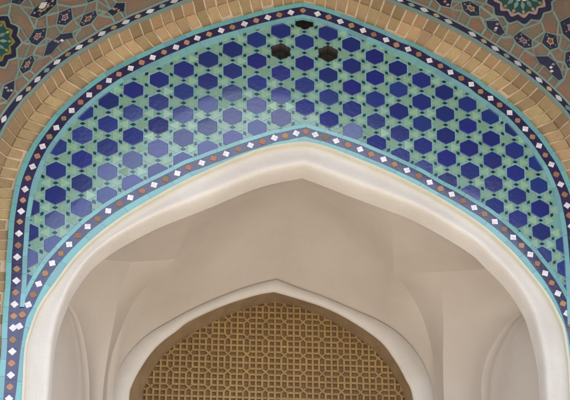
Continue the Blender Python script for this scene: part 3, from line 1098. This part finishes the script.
# the same mosaic carries on over the rest of the spandrels
far_cells = []
rf_ = random.Random(11)
for r_ in range(-13, 20):
    for c_ in range(-9, 32):
        x, y = c_ * 27 + (13.5 if r_ % 2 else 0) + rf_.uniform(-4, 4), r_ * 23 + rf_.uniform(-3, 3)
        if -16 < x < 588 and y > -18:
            continue
        if not -210 < x < 790 or inside((x, y), m_px) or near((x, y), m_px) < 17:
            continue
        if any(math.dist((x, y), p_) < 16 for pl in left_cells + right_cells + left_stars + right_stars for p_ in pl):
            continue
        if math.hypot((x + 9) / 46, (y - 41) / 44) < 1 or math.hypot((x - 521) / 52, (y + 7) / 48) < 1:
            continue
        n_ = rf_.choice((5, 6, 6))
        a_ = rf_.uniform(0, 6.28)
        far_cells.append([(x + 9.5 * math.cos(a_ + 6.283 * k / n_), y + 8 * math.sin(a_ + 6.283 * k / n_)) for k in range(n_)])
far = MB()
for i, pl in enumerate(far_cells):
    mb, c = flower(pl, core=(7 if i % 3 == 2 else 4), pet=(2 if i % 2 else 4), seed=i)
    o_ = len(far.v)
    far.v += mb.v
    far.f += [tuple(k + o_ for k in f_) for f_ in mb.f]
    far.m += mb.m
far.build('outlying_flower_tile', mats_m, wall)
def cross(a, b2, c, d):
    def o(p_, q_, r_):
        return (q_[0] - p_[0]) * (r_[1] - p_[1]) - (q_[1] - p_[1]) * (r_[0] - p_[0])
    return o(a, b2, c) * o(a, b2, d) < -1e-6 and o(c, d, a) * o(c, d, b2) < -1e-6
def weave(cells_, extra):
    verts = [(v_, ci) for ci, pl in enumerate(cells_) for v_ in grow(pl, 1.5)] + extra
    cand = []
    for i, (p0, c0) in enumerate(verts):
        for p1, c1 in verts[i + 1:]:
            if c0 != c1 and abs(p0[0] - p1[0]) < 24 and 3.5 < math.dist(p0, p1) < 24:
                cand.append((math.dist(p0, p1), p0, p1))
        q_ = min(m_px, key=lambda m_: math.dist(m_, p0))
        if 7 < math.dist(q_, p0) < 17:
            cand.append((math.dist(q_, p0) * 1.1, p0, (p0[0] + (q_[0] - p0[0]) * .8, p0[1] + (q_[1] - p0[1]) * .8)))
    cand.sort(key=lambda t: t[0])
    done, deg = [], {}
    for L_, p0, p1 in cand:
        if deg.get(p0, 0) > 1 or deg.get(p1, 0) > 1:
            continue
        if any(cross(p0, p1, a, b2) for a, b2 in done if math.dist(a, p0) < 60):
            continue
        if any(inside((p0[0] + (p1[0] - p0[0]) * t, p0[1] + (p1[1] - p0[1]) * t), pl) for pl in cells_ if math.dist(pl[0], p0) < 60 for t in (.25, .5, .75)):
            continue
        done.append((p0, p1))
        deg[p0] = deg.get(p0, 0) + 1
        deg[p1] = deg.get(p1, 0) + 1
        seg(p0, p1, 2.1)
allc = left_cells + right_cells + left_stars + right_stars
stars_ = []
for k in range(12):
    a = 2 * math.pi * (k + .5) / 12 - 0.2
    stars_.append(((-9 + 31 * 1.04 * math.cos(a), 41 + 30 * 1.04 * math.sin(a)), 'left'))
for k in range(14):
    a = 2 * math.pi * (k + .5) / 14 - 0.1
    stars_.append(((521 + 37 * 1.04 * math.cos(a), -7 + 33 * 1.04 * math.sin(a)), 'right'))
weave(allc, stars_)
seg_n = 0
weave(far_cells, [])
body.build('brick_ground', [M['wallbrick'], M['gline'], M['brickpiece']], wall)

# ------------------------------------------------------------------ unseen portal vault, shaped for shade and tile reflections
YH = -2.0
hood = thing('portal_vault', (0, -1, 1), 'unseen brick portal vault over the arch, shaped for its shade and reflection', 'portal')
refl = smooth(parse('-60,440 -20,350 20,285 50,236 80,203 105,171 140,143 170,126 205,111 235,106 270,108 305,112 330,120 355,136 385,156 415,174 450,194 490,215 530,262 560,320 600,420'), 6)  # glare boundary on the tiles; the vault's front edge is shaped from it
edge_pts = []
for x, y in refl:
    d = ray(x, y)
    w0 = at(x, y, 0)
    k = (YH - 0) / -d.y                       # mirrored ray leaving the wall
    edge_pts.append(Vector((w0.x + d.x * k, YH, w0.z + d.z * k)))
for q_ in edge_pts:
    q_.z = max(q_.z, -0.75)
hb = MB()
tops = [Vector((max(-XW, min(XW, q_.x * 1.25)), YM + 0.01, max(q_.z + 0.55, 1.0))) for q_ in edge_pts]
rows = []
for j in range(9):
    t = j / 8
    rows.append([a.lerp(b2, t) + Vector((0, 0, 0.12 * 4 * t * (1 - t))) for a, b2 in zip(edge_pts, tops)])
hb.grid(rows)
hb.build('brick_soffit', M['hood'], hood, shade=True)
ff = MB()
front_o = [(q_.x, YH, q_.z) for q_ in edge_pts]
ff.poly([[(-4.5, YH, GROUND), (-4.5, YH, 5.0), (4.5, YH, 5.0), (4.5, YH, GROUND), (4.3, YH, GROUND), (4.3, YH, front_o[-1][2])] + front_o[::-1] +
         [(-4.3, YH, front_o[0][2]), (-4.3, YH, GROUND)]])
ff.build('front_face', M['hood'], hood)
rf = MB()
rf.box((-4.5, YH + 0.01, 4.2), (4.5, 2.2, 5.0))
rf.build('roof', M['hood'], hood)

# ------------------------------------------------------------------ ground, sky, sun
g = MB()
g.face([(-900, -900, GROUND), (900, -900, GROUND), (900, 900, GROUND), (-900, 900, GROUND)])
go = g.build('ground', M['ground'])
go['kind'] = 'structure'

SUN_EL, SUN_AZ = 58.0, 20.0                   # in front of the wall, a little to the right
wd = bpy.data.worlds.new('World')
scn.world = wd
wd.use_nodes = True
nt = wd.node_tree
bg = nt.nodes['Background']
sky = nt.nodes.new('ShaderNodeTexSky')
sky.sky_type = 'NISHITA'
sky.sun_disc = False
sky.sun_elevation = R(SUN_EL)
sdir = Vector((math.sin(R(SUN_AZ)) * math.cos(R(SUN_EL)), -math.cos(R(SUN_AZ)) * math.cos(R(SUN_EL)), math.sin(R(SUN_EL))))
sky.sun_rotation = math.atan2(sdir.x, sdir.y)
sky.dust_density = 2.0
nt.links.new(sky.outputs['Color'], bg.inputs['Color'])
bg.inputs['Strength'].default_value = 0.15
sl_ = bpy.data.lights.new('sun', 'SUN')
sl_.energy = 4.5
sl_.angle = R(0.5)
sl_.color = (1.0, 0.95, 0.87)
so = bpy.data.objects.new('sun', sl_)
so.rotation_euler = sdir.to_track_quat('Z', 'Y').to_euler()
so.location = (3, -6, 8)
col.objects.link(so)

vs = scn.view_settings
vs.view_transform = 'Standard'
vs.look = 'None'
vs.gamma = 1
vs.use_curve_mapping = False
vs.exposure = 1.1
scn.cycles.max_bounces = 10
scn.cycles.diffuse_bounces = 6
scn.cycles.use_denoising = True
